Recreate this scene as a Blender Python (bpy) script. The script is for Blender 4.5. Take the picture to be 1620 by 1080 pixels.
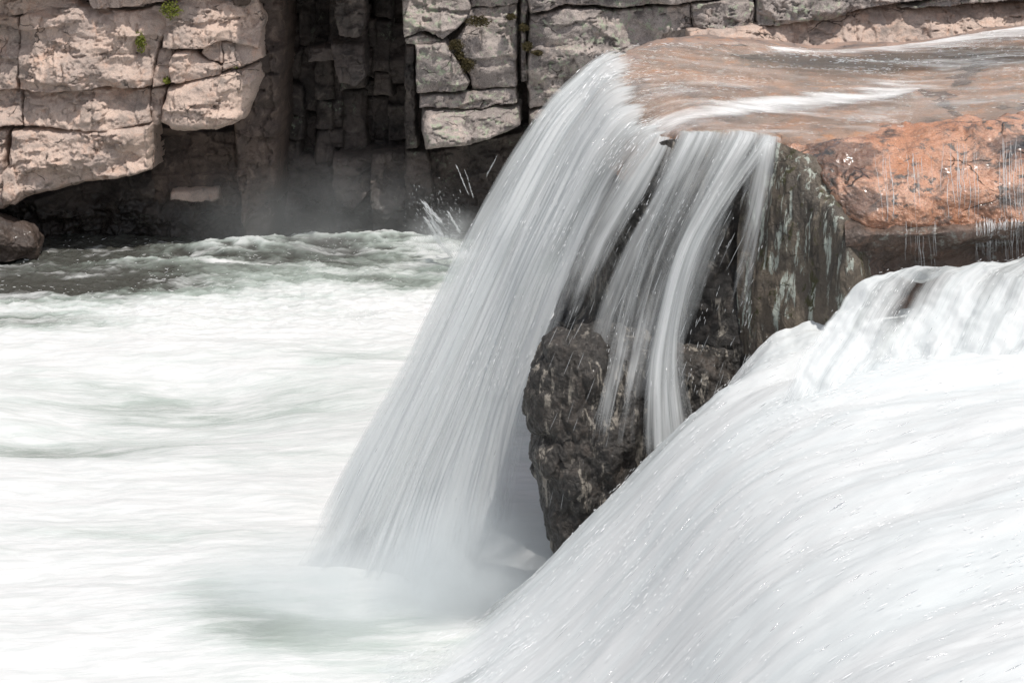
import bpy, math, random
import numpy as np
R = math.radians
for o in list(bpy.data.objects): bpy.data.objects.remove(o)
scene = bpy.context.scene
COL = scene.collection

# ------------------------------------------------------------------ camera
PITCH = R(16.0); FOC = 70.0; CAMH = 6.0
cd = bpy.data.cameras.new("camera"); cam = bpy.data.objects.new("camera", cd); COL.objects.link(cam)
cd.lens = FOC; cd.sensor_width = 36.0; cd.clip_start = 0.1; cd.clip_end = 500
cam.location = (0, 0, CAMH); cam.rotation_euler = (math.pi/2 - PITCH, 0, 0)
scene.camera = cam
# ------------------------------------------------------------------ sky and sun
SUN = np.array((0.24, -0.28, 0.93)); SUN /= np.linalg.norm(SUN)
EL = math.asin(SUN[2]); AZ = math.atan2(SUN[0], SUN[1])
w = bpy.data.worlds.new("World"); scene.world = w; w.use_nodes = True
nt = w.node_tree; bg = nt.nodes['Background']
sky = nt.nodes.new('ShaderNodeTexSky'); sky.sky_type = 'NISHITA'; sky.sun_disc = False
sky.sun_elevation = EL; sky.sun_rotation = AZ; sky.dust_density = 2.0
hs = nt.nodes.new('ShaderNodeHueSaturation'); hs.inputs['Saturation'].default_value = .38   # thin high cloud: a paler sky
nt.links.new(sky.outputs[0], hs.inputs['Color']); nt.links.new(hs.outputs[0], bg.inputs[0]); bg.inputs[1].default_value = 0.13
sl = bpy.data.lights.new("sun", 'SUN'); sl.energy = 3.35; sl.angle = R(0.5); sl.color = (1, .955, .895)
so = bpy.data.objects.new("sun", sl); COL.objects.link(so)
from mathutils import Vector
so.rotation_euler = Vector(SUN).to_track_quat('Z', 'Y').to_euler()
scene.view_settings.view_transform = 'Standard'; scene.view_settings.look = 'None'
scene.view_settings.gamma = 1.0; scene.view_settings.exposure = 0.0
scene.view_settings.use_curve_mapping = False
scene.render.engine = 'CYCLES'
cy = scene.cycles
cy.use_denoising = True; cy.max_bounces = 8; cy.transparent_max_bounces = 16
cy.volume_bounces = 6; cy.volume_step_rate = 1.5; cy.sample_clamp_indirect = 4

# ------------------------------------------------------------------ helpers
cp, sp = math.cos(PITCH), math.sin(PITCH)
K = 36.0/FOC/1620.0
def P(px, py, Y):
    """point seen at a place of the 1620x1080 photograph at world distance Y"""
    px = np.asarray(px, float); py = np.asarray(py, float); Y = np.asarray(Y, float)
    xc = (px-810)*K; yc = (540-py)*K
    dy = cp + yc*sp; dz = -sp + yc*cp
    t = Y/dy
    return np.stack([xc*t, Y+0*t, CAMH + dz*t], -1)
def Pz(px, py, z):
    xc = (px-810)*K; yc = (540-py)*K
    dy = cp + yc*sp; dz = -sp + yc*cp
    t = (z-CAMH)/dz
    return np.array([xc*t, dy*t, z])

_rng = np.random.RandomState(7)
_perm = _rng.permutation(512); _perm = np.concatenate([_perm]*3)
_g = _rng.randn(512, 3); _g /= np.linalg.norm(_g, axis=1)[:, None]
def noise(p):
    p = np.asarray(p, float); sh = p.shape[:-1]; p = p.reshape(-1, 3)
    i = np.floor(p).astype(np.int64); f = p - i; u = f*f*f*(f*(f*6-15)+10)
    i &= 511
    out = 0
    for a in (0, 1):
        wa = u[:, 0] if a else 1-u[:, 0]
        for b in (0, 1):
            wb = u[:, 1] if b else 1-u[:, 1]
            for c in (0, 1):
                wc = u[:, 2] if c else 1-u[:, 2]
                h = _perm[_perm[_perm[(i[:, 0]+a) & 511]+((i[:, 1]+b) & 511)]+((i[:, 2]+c) & 511)] & 511
                g = _g[h]
                d = g[:, 0]*(f[:, 0]-a)+g[:, 1]*(f[:, 1]-b)+g[:, 2]*(f[:, 2]-c)
                out = out + wa*wb*wc*d
    return (out*1.5).reshape(sh)
def fbm(p, oct=5, rough=.5, ridged=False):
    s = 0; a = 1.0; p = np.asarray(p, float); tot = 0
    for k in range(oct):
        n = noise(p*(2**k) + k*17.3)
        if ridged: n = .5 - np.abs(n)*1.6
        s = s + a*n; tot += a; a *= rough
    return s/tot
def cells(p, jit=.9):
    """distance to the nearest and second nearest cell point, and a random value of the nearest (3-D)"""
    p = np.asarray(p, float); sh = p.shape[:-1]; p = p.reshape(-1, 3)
    i = np.floor(p).astype(np.int64)
    d1 = np.full(len(p), 9.); d2 = d1.copy(); v = d1*0
    for a in (-1, 0, 1):
        for b in (-1, 0, 1):
            for c in (-1, 0, 1):
                j = i + (a, b, c)
                h = _perm[_perm[_perm[j[:, 0] & 511]+(j[:, 1] & 511)]+(j[:, 2] & 511)] & 511
                q = j + .5 + _g[h]*.5*jit
                d = np.linalg.norm(p-q, axis=1)
                m = d < d1
                d2 = np.where(m, d1, np.minimum(d2, d)); v = np.where(m, h/512., v); d1 = np.where(m, d, d1)
    return d1.reshape(sh), d2.reshape(sh), v.reshape(sh)
def facets(p, k=.45, gs=.8):
    """chiselled surface: lower envelope of tilted planes, one per cell"""
    p = np.asarray(p, float); sh = p.shape[:-1]; p = p.reshape(-1, 3)
    i = np.floor(p).astype(np.int64); out = np.full(len(p), 9.)
    for a in (-1, 0, 1):
        for b in (-1, 0, 1):
            for c in (-1, 0, 1):
                j = i + (a, b, c)
                h = _perm[_perm[_perm[j[:, 0] & 511]+(j[:, 1] & 511)]+(j[:, 2] & 511)] & 511
                e = p-(j+.5+_g[h]*.45)
                out = np.minimum(out, (h/512.-.5)*.6 + (e*_g[(h*7+3) & 511]).sum(1)*gs + k*(e*e).sum(1))
    return out.reshape(sh)
def sstep(a, b, x):
    t = np.clip((np.asarray(x, float)-a)/(b-a), 0, 1); return t*t*(3-2*t)

def mesh_from_grid(name, V, mat, parent=None, uv=None, attrs=None, mask=None, smooth=True):
    nu, nv = V.shape[:2]
    idx = np.arange(nu*nv).reshape(nu, nv)
    q = np.stack([idx[:-1, :-1], idx[1:, :-1], idx[1:, 1:], idx[:-1, 1:]], -1).reshape(-1, 4)
    verts = V.reshape(-1, 3)
    if mask is not None:
        m = mask.reshape(-1); q = q[m[q].all(1)]
        used = np.zeros(len(verts), bool); used[q.reshape(-1)] = True
        new = np.cumsum(used)-1; q = new[q]; verts = verts[used]
        if uv is not None: uv = uv.reshape(-1, 2)[used]
        if attrs: attrs = {k: a.reshape(-1)[used] for k, a in attrs.items()}
    return raw_mesh(name, verts, q, mat, parent, uv, attrs, smooth)
def raw_mesh(name, verts, faces, mat, parent=None, uv=None, attrs=None, smooth=True):
    faces = np.asarray(faces); n = faces.shape[1]
    me = bpy.data.meshes.new(name)
    me.vertices.add(len(verts)); me.vertices.foreach_set('co', np.asarray(verts, np.float32).ravel())
    me.loops.add(faces.size); me.loops.foreach_set('vertex_index', faces.ravel().astype(np.int32))
    me.polygons.add(len(faces)); me.polygons.foreach_set('loop_start', np.arange(0, faces.size, n, dtype=np.int32))
    me.polygons.foreach_set('loop_total', np.full(len(faces), n, np.int32))
    if uv is not None:
        l = me.uv_layers.new(name='flow'); l.data.foreach_set('uv', np.asarray(uv, np.float32).reshape(-1, 2)[faces.ravel()].ravel())
    for k, a in (attrs or {}).items():
        at = me.attributes.new(k, 'FLOAT', 'POINT'); at.data.foreach_set('value', np.asarray(a, np.float32).ravel())
    me.update(calc_edges=True)
    me.polygons.foreach_set('use_smooth', np.full(len(faces), smooth))
    o = bpy.data.objects.new(name, me); COL.objects.link(o)
    if mat: me.materials.append(mat)
    if parent: o.parent = parent
    return o
def tag(o, label=None, cat=None, group=None, kind=None):
    if label: o['label'] = label
    if cat: o['category'] = cat
    if group: o['group'] = group
    if kind: o['kind'] = kind
    return o
def empty(name, label, cat, group=None, loc=(0, 0, 0)):
    o = bpy.data.objects.new(name, None); COL.objects.link(o); o.empty_display_size = .2
    o.location = loc
    return tag(o, label, cat, group)

def cr(ctrl, n):
    """Catmull-Rom through rows of control values (k, ...) -> (n, ...)"""
    c = np.asarray(ctrl, float); k = len(c)
    t = np.linspace(0, k-1, n); i = np.clip(np.floor(t).astype(int), 0, k-2); f = t-i
    e = np.concatenate([(2*c[:1]-c[1:2]), c, (2*c[-1:]-c[-2:-1])])
    sh = (n,)+(1,)*(c.ndim-1); f = f.reshape(sh)
    p0, p1, p2, p3 = e[i], e[i+1], e[i+2], e[i+3]
    return .5*((2*p1)+(-p0+p2)*f+(2*p0-5*p1+4*p2-p3)*f*f+(-p0+3*p1-3*p2+p3)*f**3)
def net(rows, nu, nv):
    """rows: (a, b, 3) world control points -> (nu, nv, 3)"""
    A = cr(np.asarray(rows, float), nu)
    return cr(A.transpose(1, 0, 2), nv).transpose(1, 0, 2)
def normals(V):
    du = np.gradient(V, axis=0); dv = np.gradient(V, axis=1)
    n = np.cross(du, dv); n /= np.linalg.norm(n, axis=-1)[..., None]+1e-9
    return n
def pxnet(rows, nu, nv):
    return net(np.array([[P(*c) for c in r] for r in rows]), nu, nv)
def proj(V):
    """photo pixel of world points"""
    x, y, z = V[..., 0], V[..., 1], V[..., 2]-CAMH
    d = y*cp - z*sp; u = y*sp + z*cp
    return 810 + x/d/K, 540 - u/d/K

def poly_sd(X, Z, poly):
    """signed distance, positive inside"""
    poly = np.asarray(poly, float); n = len(poly)
    d = np.full(X.shape, 1e9); ins = np.zeros(X.shape, bool)
    for i in range(n):
        a = poly[i]; b = poly[(i+1) % n]; e = b-a
        wx = X-a[0]; wz = Z-a[1]
        t = np.clip((wx*e[0]+wz*e[1])/(e@e+1e-12), 0, 1)
        d = np.minimum(d, (wx-e[0]*t)**2+(wz-e[1]*t)**2)
        c = ((a[1] > Z) != (b[1] > Z))
        with np.errstate(divide='ignore', invalid='ignore'):
            xi = (b[0]-a[0])*(Z-a[1])/(b[1]-a[1]+1e-12)+a[0]
        ins ^= c & (X < xi)
    d = np.sqrt(d)
    return np.where(ins, d, -d)

# ------------------------------------------------------------------ node helper
class T:
    def __init__(s, name):
        s.m = bpy.data.materials.new(name); s.m.use_nodes = True; s.t = s.m.node_tree; s.t.nodes.clear()
        s.out = s.t.nodes.new('ShaderNodeOutputMaterial')
    def n(s, typ, ins=None, **kw):
        nd = s.t.nodes.new('ShaderNode'+typ)
        for k, v in kw.items(): setattr(nd, k, v)
        for k, v in (ins or {}).items(): s.set(nd.inputs[k], v)
        return nd
    def set(s, sock, v):
        if isinstance(v, bpy.types.NodeSocket): s.t.links.new(v, sock)
        elif isinstance(v, (tuple, list)) and len(v) == 3 and sock.type == 'RGBA': sock.default_value = (*v, 1)
        else: sock.default_value = v
    def math(s, op, a, b=0.0, c=None, clamp=False):
        nd = s.n('Math', operation=op, use_clamp=clamp); s.set(nd.inputs[0], a); s.set(nd.inputs[1], b)
        if c is not None: s.set(nd.inputs[2], c)
        return nd.outputs[0]
    def mix(s, f, a, b, mode='MIX'):
        nd = s.n('Mix', data_type='RGBA', blend_type=mode)
        s.set(nd.inputs[0], f); s.set(nd.inputs[6], a); s.set(nd.inputs[7], b); return nd.outputs[2]
    def noise(s, vec, scale, detail=5, rough=.55, dist=0.0, dim='3D'):
        return s.n('TexNoise', {'Vector': vec, 'Scale': scale, 'Detail': detail, 'Roughness': rough, 'Distortion': dist}).outputs[0]
    def ramp(s, f, a, b, smooth=True):
        nd = s.n('MapRange', {0: f, 1: a, 2: b, 3: 0.0, 4: 1.0}); 
        nd.interpolation_type = 'SMOOTHSTEP' if smooth else 'LINEAR'
        return nd.outputs[0]
    def mapping(s, vec, scale=(1, 1, 1), loc=(0, 0, 0), rot=(0, 0, 0)):
        return s.n('Mapping', {'Vector': vec, 'Scale': scale, 'Location': loc, 'Rotation': rot}).outputs[0]
    def attr(s, name): return s.n('Attribute', attribute_name=name).outputs['Fac']
    def bump(s, h, strength, dist, nrm=None):
        ins = {'Height': h, 'Strength': strength, 'Distance': dist}
        if nrm is not None: ins['Normal'] = nrm
        return s.n('Bump', ins).outputs[0]
    def done(s, surf): s.t.links.new(surf, s.out.inputs['Surface']); return s.m

def rock_mat(name, cA, cB, cC, stain=.5, lichen=None, lich_amt=.0, wet=0.0, streak=False, scale=1.0, moss=None, rough=.75, grain=.3, stainc=(.05, .045, .04), crack=.5, spec=.45):
    """cA/cB broad colours, cC accent; geometry attribute 'wet' darkens and glosses"""
    t = T(name); pos = t.n('TexCoord').outputs['Object']
    v = t.mapping(pos, (scale,)*3)
    n1 = t.noise(v, 1.6, 6, .6, .4); n2 = t.noise(t.mapping(v, loc=(7, 3, 1)), 5, 8, .65, .6)
    c = t.mix(t.ramp(n1, .38, .62), cA, cB)
    c = t.mix(t.ramp(n2, .50, .70), c, cC)
    gr = t.noise(v, 70, 3, .7)
    c = t.mix(t.math('MULTIPLY', t.ramp(gr, .52, .66), grain), c, (.07, .06, .055))
    gw = t.noise(t.mapping(v, loc=(2, 9, 4)), 95, 2, .6)
    c = t.mix(t.math('MULTIPLY', t.ramp(gw, .58, .68), grain), c, tuple(min(.8, x*1.6+.05) for x in cA))
    sv = t.mapping(v, (1.0, 1.0, .25)) if streak else t.mapping(v, (.8, .8, 1.3))
    n3 = t.noise(sv, 4.5 if streak else 2.6, 9, .68, .8)
    st = t.math('MULTIPLY', t.ramp(n3, .50, .68), stain)
    c = t.mix(st, c, stainc)
    if lichen:
        lv = t.mapping(v, (1, 1, .18), loc=(3, 0, 0)) if streak else v
        n4 = t.noise(lv, 9 if streak else 11, 7, .7, .3); n5 = t.noise(v, 2.2, 3, .5)
        l = t.math('MULTIPLY', t.ramp(n4, .53, .60), t.ramp(n5, .62-lich_amt*.5, .72-lich_amt*.5))
        c = t.mix(l, c, lichen)
    if moss:
        n6 = t.noise(t.mapping(v, (1, 1, .6), loc=(5, 5, 2)), 6, 8, .7, .5)
        c = t.mix(t.ramp(n6, .56, .62), c, moss)
    # fine cracks in the rock itself
    cv = t.mapping(v, (1.2, 1.2, 2.0))
    wv = t.n('VectorMath', {0: cv}, operation='ADD')
    nn = t.n('TexNoise', {'Vector': v, 'Scale': 2.5, 'Detail': 5.0}); sc_ = t.n('VectorMath', {0: nn.outputs['Color'], 'Scale': .55}, operation='SCALE')
    t.t.links.new(sc_.outputs[0], wv.inputs[1])
    vo = t.n('TexVoronoi', {'Vector': wv.outputs[0], 'Scale': 1.5}, feature='DISTANCE_TO_EDGE').outputs['Distance']
    ck = t.math('SUBTRACT', 1.0, t.ramp(vo, 0.0, .022))
    ck = t.math('MULTIPLY', ck, t.math('MULTIPLY', t.ramp(t.noise(v, 2.3, 3), .54, .62), crack))
    c = t.mix(ck, c, (.03, .025, .02))
    wa = t.math('ADD', t.attr('wet'), wet, clamp=True)
    dark = t.mix(1.0, c, (.34, .32, .30), 'MULTIPLY')
    c = t.mix(wa, c, dark)
    h = t.math('ADD', t.math('MULTIPLY', n2, .9), t.math('MULTIPLY', gr, .16))
    h = t.math('ADD', h, t.math('MULTIPLY', t.noise(v, 24, 6, .7), .45))
    h = t.math('SUBTRACT', h, t.math('MULTIPLY', ck, .5))
    b = t.bump(h, .85, .045/scale)
    rg = t.math('SUBTRACT', rough, t.math('MULTIPLY', wa, rough-.22))
    rg = t.math('ADD', rg, t.math('MULTIPLY', t.math('SUBTRACT', n2, .5), .25), clamp=True)
    p = t.n('BsdfPrincipled', {'Base Color': c, 'Roughness': rg, 'Normal': b, 'Specular IOR Level': spec, 'Coat Weight': t.math('MULTIPLY', t.math('MULTIPLY', wa, .9, clamp=True), 1.0 if spec > .6 else .3), 'Coat Roughness': .16})
    return t.done(p.outputs[0])

def silk_mat(name, su=1.0, sv=1.0, lo=.60, hi=.86, tint=(.93, .985, 1.0), bump=.35, alpha=True, con=2.2, transl=.3, spark=1.0, broad=0.0, fine=.22, mid=.36, opq_attr='dens'):
    """silky aerated water: streaks along the flow, u = along the flow in metres, v = across in metres"""
    t = T(name); uv = t.n('UVMap', uv_map='flow').outputs[0]
    n1 = t.noise(t.mapping(uv, (.35*su, 5*sv, 1)), 1, 4, .6, .25)
    n2 = t.noise(t.mapping(uv, (.9*su, 22*sv, 1), loc=(3, 5, 0)), 1, 5, .7, .2)
    n3 = t.noise(t.mapping(uv, (1.8*su, 75*sv, 1), loc=(1, 2, 0)), 1, 3, .7)
    s = t.math('ADD', t.math('MULTIPLY', n1, 1-mid-fine), t.math('ADD', t.math('MULTIPLY', n2, mid), t.math('MULTIPLY', n3, fine)))
    d = t.attr(opq_attr)
    if broad:
        nb = t.noise(t.mapping(uv, (.5, 2.6, 1), loc=(6, 1, 0)), 1, 3, .6, .6)
        d = t.math('ADD', d, t.math('MULTIPLY', t.math('SUBTRACT', nb, .5), broad))
    c = t.mix(t.ramp(s, .30, .66), tuple(lo*x for x in tint), tuple(min(.93, hi*(x*.3+.7)) for x in tint))
    hgt = t.math('ADD', s, t.math('MULTIPLY', t.noise(t.mapping(uv, (3*su, 14*sv, 1)), 1, 5, .7), .25))
    b = t.bump(hgt, bump, .05)
    # broken glints: short bright drops in the flow
    g = t.noise(t.mapping(uv, (9*su, 90*sv, 1), loc=(4, 4, 4)), 1, 2, .6)
    gm = t.math('MULTIPLY', t.ramp(g, .66, .72), spark)
    b2 = t.bump(t.noise(t.mapping(uv, (14, 60, 1)), 1, 4, .8), .9, .03, b)
    dif = t.n('BsdfPrincipled', {'Base Color': c, 'Roughness': .55, 'Normal': b, 'Specular IOR Level': .35, 'Coat Weight': .0})
    tr = t.n('BsdfTranslucent', {'Color': c, 'Normal': b})
    m = t.n('MixShader', {0: transl, 1: dif.outputs[0], 2: tr.outputs[0]})
    gl = t.n('BsdfGlossy', {'Color': (1, 1, 1), 'Roughness': .18, 'Normal': b2})
    m = t.n('MixShader', {0: t.math('MULTIPLY', gm, .55), 1: m.outputs[0], 2: gl.outputs[0]})
    res = m.outputs[0]
    if alpha:
        a = t.math('ADD', t.math('MULTIPLY', t.math('SUBTRACT', s, .5), t.math('MULTIPLY', con, 1.0)), d, clamp=True)
        a = t.math('MULTIPLY', a, t.ramp(d, -0.35, .1, True), clamp=True)
        tp = t.n('BsdfTransparent', {'Color': (1, 1, 1)})
        res = t.n('MixShader', {0: a, 1: tp.outputs[0], 2: res}).outputs[0]
    return t.done(res)

M_pink = rock_mat('pink_granite', (.66, .50, .415), (.48, .375, .325), (.60, .41, .32), stain=.75, stainc=(.19, .165, .15), grain=.4, crack=.8)
M_flank = rock_mat('brown_stained_shaded_granite', (.145, .105, .085), (.08, .06, .052), (.22, .165, .135), stain=.6, stainc=(.07, .055, .045), grain=.3)  # brown seepage staining, with the flank's shade also darkened into the colour
M_grey = rock_mat('grey_lichen_granite', (.47, .405, .37), (.27, .235, .22), (.56, .46, .405), stain=.9, lichen=(.37, .40, .30), lich_amt=.35, stainc=(.12, .105, .10), grain=.6, crack=.8)
M_dark = rock_mat('shaded_granite', (.125, .10, .088), (.065, .055, .05), (.18, .15, .13), stain=.7, lichen=(.20, .22, .17), lich_amt=.1, stainc=(.03, .028, .026))  # dark copy of the granite: shade of cleft and undercuts put into the colour
M_ledge = rock_mat('wet_pink_ledge', (.49, .33, .26), (.29, .22, .185), (.55, .28, .15), stain=.9, wet=.12, stainc=(.15, .12, .11), rough=.5, scale=1.3)
M_orange = rock_mat('wet_orange_granite', (.66, .36, .24), (.56, .24, .12), (.20, .14, .115), stain=1.0, wet=.12, stainc=(.06, .05, .045), rough=.24, scale=1.2, grain=.5, crack=.9, lichen=(.12, .10, .085), lich_amt=.35, spec=1.0)
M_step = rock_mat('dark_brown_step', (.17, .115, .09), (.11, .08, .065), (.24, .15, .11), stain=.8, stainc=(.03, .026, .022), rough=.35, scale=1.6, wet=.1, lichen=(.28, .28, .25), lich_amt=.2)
M_lich = rock_mat('lichen_streaked_face', (.15, .12, .09), (.10, .085, .07), (.24, .20, .15), stain=.6, streak=True, lichen=(.46, .49, .43), lich_amt=1.0, stainc=(.02, .018, .015), moss=(.065, .06, .025), rough=.6, scale=1.5)
M_pillar = rock_mat('shade_dark_wet_rock', (.05, .043, .037), (.032, .029, .026), (.095, .078, .066), stain=.8, streak=True, lichen=(.30, .27, .23), lich_amt=.35, stainc=(.02, .018, .016), rough=.5, scale=1.6, wet=.25, spec=.4)  # wet rock, its colour lowered further to paint in the boulder's shade

# ------------------------------------------------------------------ cliff blocks
def block(parent, poly, Y, mat, tx=0., tz=0., r=.024, back=.05, bulge=.05, amp=.05, seed=0, res=.013, warp=.03, name='rock_block', bot=0., cut=0., step=0., frac=1.):
    """a block of jointed rock: outline in the photograph at distance Y, rounded front of real depth.
    tx/tz: slope of the front (m per m) across and up; bot: extra rounding at its foot"""
    W = np.array([P(x, y, Y) for x, y in poly]); pl = W[:, [0, 2]]
    x0, z0 = pl.min(0)-.06; x1, z1 = pl.max(0)+.06
    nx = max(8, int((x1-x0)/res)); nz = max(8, int((z1-z0)/res))
    X, Z = np.meshgrid(np.linspace(x0, x1, nx), np.linspace(z0, z1, nz), indexing='ij')
    q = np.stack([X, 0*X+seed*3.1, Z], -1)
    wx = warp*fbm(q*4+11, 4); wz = warp*fbm(q*4+31, 4)
    w0 = np.stack([X, 0*X, Z], -1)      # joints wander together on both sides
    sd = poly_sd(X+.05*fbm(w0*2.2+11, 5), Z+.05*fbm(w0*2.2+31, 5), pl) - .002 + .012*noise(w0*9)*(r < .14)
    cx, cz = pl.mean(0); hx = (x1-x0)/2; hz = (z1-z0)/2
    e = 1-np.clip(sd/r, 0, 1)
    y = Y + back*(1-np.sqrt(np.clip(1-e**2.6, 0, 1)))*.8
    y = y - bulge*np.clip(1-((X-cx)/hx)**2, 0, 1)*np.clip(1-((Z-cz)/hz)**2, 0, 1)
    y = y + tx*(X-cx) + tz*(Z-cz)
    if bot: y = y + bot*sstep(.75, 0, (Z-z0)/(z1-z0))**1.5
    y = y + amp*2.6*fbm(w0*np.array((1.0, 1, 1.4))+5, 3, .5) + amp*.9*fbm(q*np.array((2.2, 1, 3.4))+5, 6, .55) + amp*.55*np.abs(fbm(q*3.1+9, 4, .6))
    # hairline breaks across the block
    br = fbm(w0*np.array((1.3, 1, 2.1))+seed*5.3, 5, .55); y = y + .035*np.exp(-(br/.012)**2)*sstep(.0, .15, fbm(w0*.9+seed, 2)+.05)
    b2 = fbm(w0*np.array((.8, 1, 2.6))+seed*2.1+50, 6, .58); b3 = fbm(w0*np.array((2.4, 1, .9))+seed*1.3+80, 6, .58)
    y = y + frac*.028*np.tanh(b2/.012) + frac*.022*np.tanh((b3-.04)/.010) + frac*.02*np.exp(-((b2-.11)/.008)**2) + frac*.02*np.exp(-((b3+.10)/.007)**2)
    if step:   # broken facets
        y = y - step*1.6*facets(np.stack([X*1.6+wx*5, Z*2.4+wz*5+.3*X, X*0+seed*1.7], -1)) - step*.5*facets(np.stack([X*4.6+wx*9, Z*7+wz*9, X*0+seed*2.7], -1))
    y = y + np.where(sd < 0, .10+(-sd)*14, 0)
    V = np.stack([X, y, Z], -1)
    wet = sstep(.75, .25, Z+.5*fbm(q*1.5, 4)+cut)
    return mesh_from_grid(name, V, mat, parent, mask=sd > -.028, attrs={'wet': wet})

cl = empty('granite_cliff', 'pale pink jointed granite buttress across the river, at the left of the dark cleft', 'cliff', loc=(0, 0, 0))
Yb = 25.3
L = [  # poly, dY, kwargs
 ([(-420, -330), (-120, -340), (150, -300), (420, -320), (440, -150), (425, -20), (250, -22), (150, -14), (0, -10), (-420, -30)], .10, dict(tz=.35, bulge=.2, amp=.16, step=.05)),
 ([(-420, -36), (-10, -16), (100, -20), (128, 12), (60, 20), (0, 30), (-420, 60)], .05, dict(tz=.25, amp=.08)),
 ([(118, -24), (255, -34), (262, 2), (210, 12), (150, 14)], -.05, dict(tz=.3, amp=.05)),
 ([(27, 30), (60, 12), (150, 12), (205, 22), (262, 8), (276, 26), (252, 70), (240, 136), (120, 141), (31, 142), (26, 90)], -.10, dict(tz=.32, bulge=.16, amp=.14, step=.035)),
 ([(-400, 60), (0, 22), (27, 30), (28, 90), (29, 142), (-400, 150)], -.02, dict(tz=.2, amp=.1, step=.05)),
 ([(262, 12), (300, -10), (400, -14), (418, 30), (410, 78), (352, 62), (322, 74), (258, 78)], -.12, dict(tz=.30, bulge=.14, amp=.08, step=.05, tx=.12, r=.10)),
 ([(248, 76), (278, 80), (272, 120), (262, 132), (241, 138)], -.06, dict(tz=.2)),
 ([(268, 100), (276, 84), (300, 80), (330, 98), (352, 105), (350, 118), (300, 128), (270, 130)], -.22, dict(tz=.45, bulge=.12, amp=.06)),
 ([(322, 72), (352, 60), (354, 100), (330, 96), (318, 84)], -.12, dict(tz=.2)),
 ([(352, 62), (412, 56), (416, 92), (386, 104), (354, 112)], -.14, dict(tz=.2, tx=.15, step=.03)),
 ([(33, 144), (232, 142), (236, 196), (180, 205), (110, 202), (38, 199), (32, 178)], -.20, dict(tz=.42, bulge=.10, amp=.12, step=.05)),
 ([(-400, 150), (30, 144), (38, 198), (-400, 205)], -.10, dict(tz=.3, amp=.1, step=.05)),
 ([(238, 140), (262, 136), (256, 190), (250, 202), (237, 200)], -.02, dict()),
 ([(252, 196), (262, 138), (300, 128), (372, 108), (408, 100), (412, 130), (385, 192), (340, 206), (272, 206)], -.26, dict(tz=.34, bulge=.20, amp=.07, step=.03, tx=.10, r=.12, back=.35)),
 ([(12, 208), (110, 203), (237, 200), (237, 274), (190, 286), (100, 300), (14, 322), (10, 262)], -.34, dict(tz=.10, bulge=.16, amp=.12, r=.09, back=.5, step=.03)),
 ([(-400, 208), (10, 207), (8, 262), (10, 330), (-400, 345)], -.24, dict(tz=.1, amp=.12, step=.04, back=.5)),
 ([(6, 270), (22, 262), (36, 300), (24, 322), (4, 326)], -.42, dict(amp=.05)),
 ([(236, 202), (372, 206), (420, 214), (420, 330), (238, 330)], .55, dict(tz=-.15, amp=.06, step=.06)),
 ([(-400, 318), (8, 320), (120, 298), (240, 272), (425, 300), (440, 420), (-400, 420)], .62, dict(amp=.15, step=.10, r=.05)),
 ([(270, 302), (345, 296), (350, 318), (272, 316)], .42, dict(tz=.6, amp=.03)),
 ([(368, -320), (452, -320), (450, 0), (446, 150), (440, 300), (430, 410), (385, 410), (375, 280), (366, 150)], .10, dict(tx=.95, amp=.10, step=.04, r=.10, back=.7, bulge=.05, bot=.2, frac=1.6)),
]
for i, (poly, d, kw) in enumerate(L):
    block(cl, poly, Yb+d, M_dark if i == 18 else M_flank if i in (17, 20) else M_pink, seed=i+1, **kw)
block(cl, [(425, -340), (660, -340), (655, -30), (560, -24), (432, -26)], 24.25, M_pink, seed=71, r=.15, back=2.6, amp=.1, step=.05, res=.03)  # added overhang above the view, placed to shade the cleft and flank

# the cleft: dark columnar blocks stacked at the back
rc = empty('cleft_rock', 'dark blocky rock stacked in the shaded cleft between the two lit buttresses', 'cliff')
rnd = random.Random(5)
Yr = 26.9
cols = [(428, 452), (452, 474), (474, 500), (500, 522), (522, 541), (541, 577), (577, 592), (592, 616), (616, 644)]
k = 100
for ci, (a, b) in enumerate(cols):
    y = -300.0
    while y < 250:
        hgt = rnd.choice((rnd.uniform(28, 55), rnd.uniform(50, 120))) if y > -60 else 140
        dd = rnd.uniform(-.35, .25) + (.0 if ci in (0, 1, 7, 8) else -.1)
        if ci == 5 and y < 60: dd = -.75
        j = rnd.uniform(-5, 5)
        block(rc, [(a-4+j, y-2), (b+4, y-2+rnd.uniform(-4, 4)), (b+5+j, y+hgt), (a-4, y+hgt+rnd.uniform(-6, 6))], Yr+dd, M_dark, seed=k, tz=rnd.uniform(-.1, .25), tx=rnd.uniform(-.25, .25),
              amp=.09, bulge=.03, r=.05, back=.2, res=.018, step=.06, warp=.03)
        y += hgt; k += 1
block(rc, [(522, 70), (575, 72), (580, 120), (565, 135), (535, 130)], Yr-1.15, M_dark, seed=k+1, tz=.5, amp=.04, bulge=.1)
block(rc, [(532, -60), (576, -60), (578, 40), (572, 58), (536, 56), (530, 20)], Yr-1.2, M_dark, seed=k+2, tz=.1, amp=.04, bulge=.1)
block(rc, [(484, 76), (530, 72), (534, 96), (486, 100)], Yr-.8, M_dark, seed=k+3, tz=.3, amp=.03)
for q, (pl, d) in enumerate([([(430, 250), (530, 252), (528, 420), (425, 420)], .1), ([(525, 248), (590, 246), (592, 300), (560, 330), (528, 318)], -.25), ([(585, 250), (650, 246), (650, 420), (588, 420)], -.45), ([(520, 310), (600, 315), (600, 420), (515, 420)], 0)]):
    block(rc, pl, Yr-.5+d, M_dark, seed=200+q, tz=.2, amp=.12, step=.10, bulge=.05)
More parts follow.
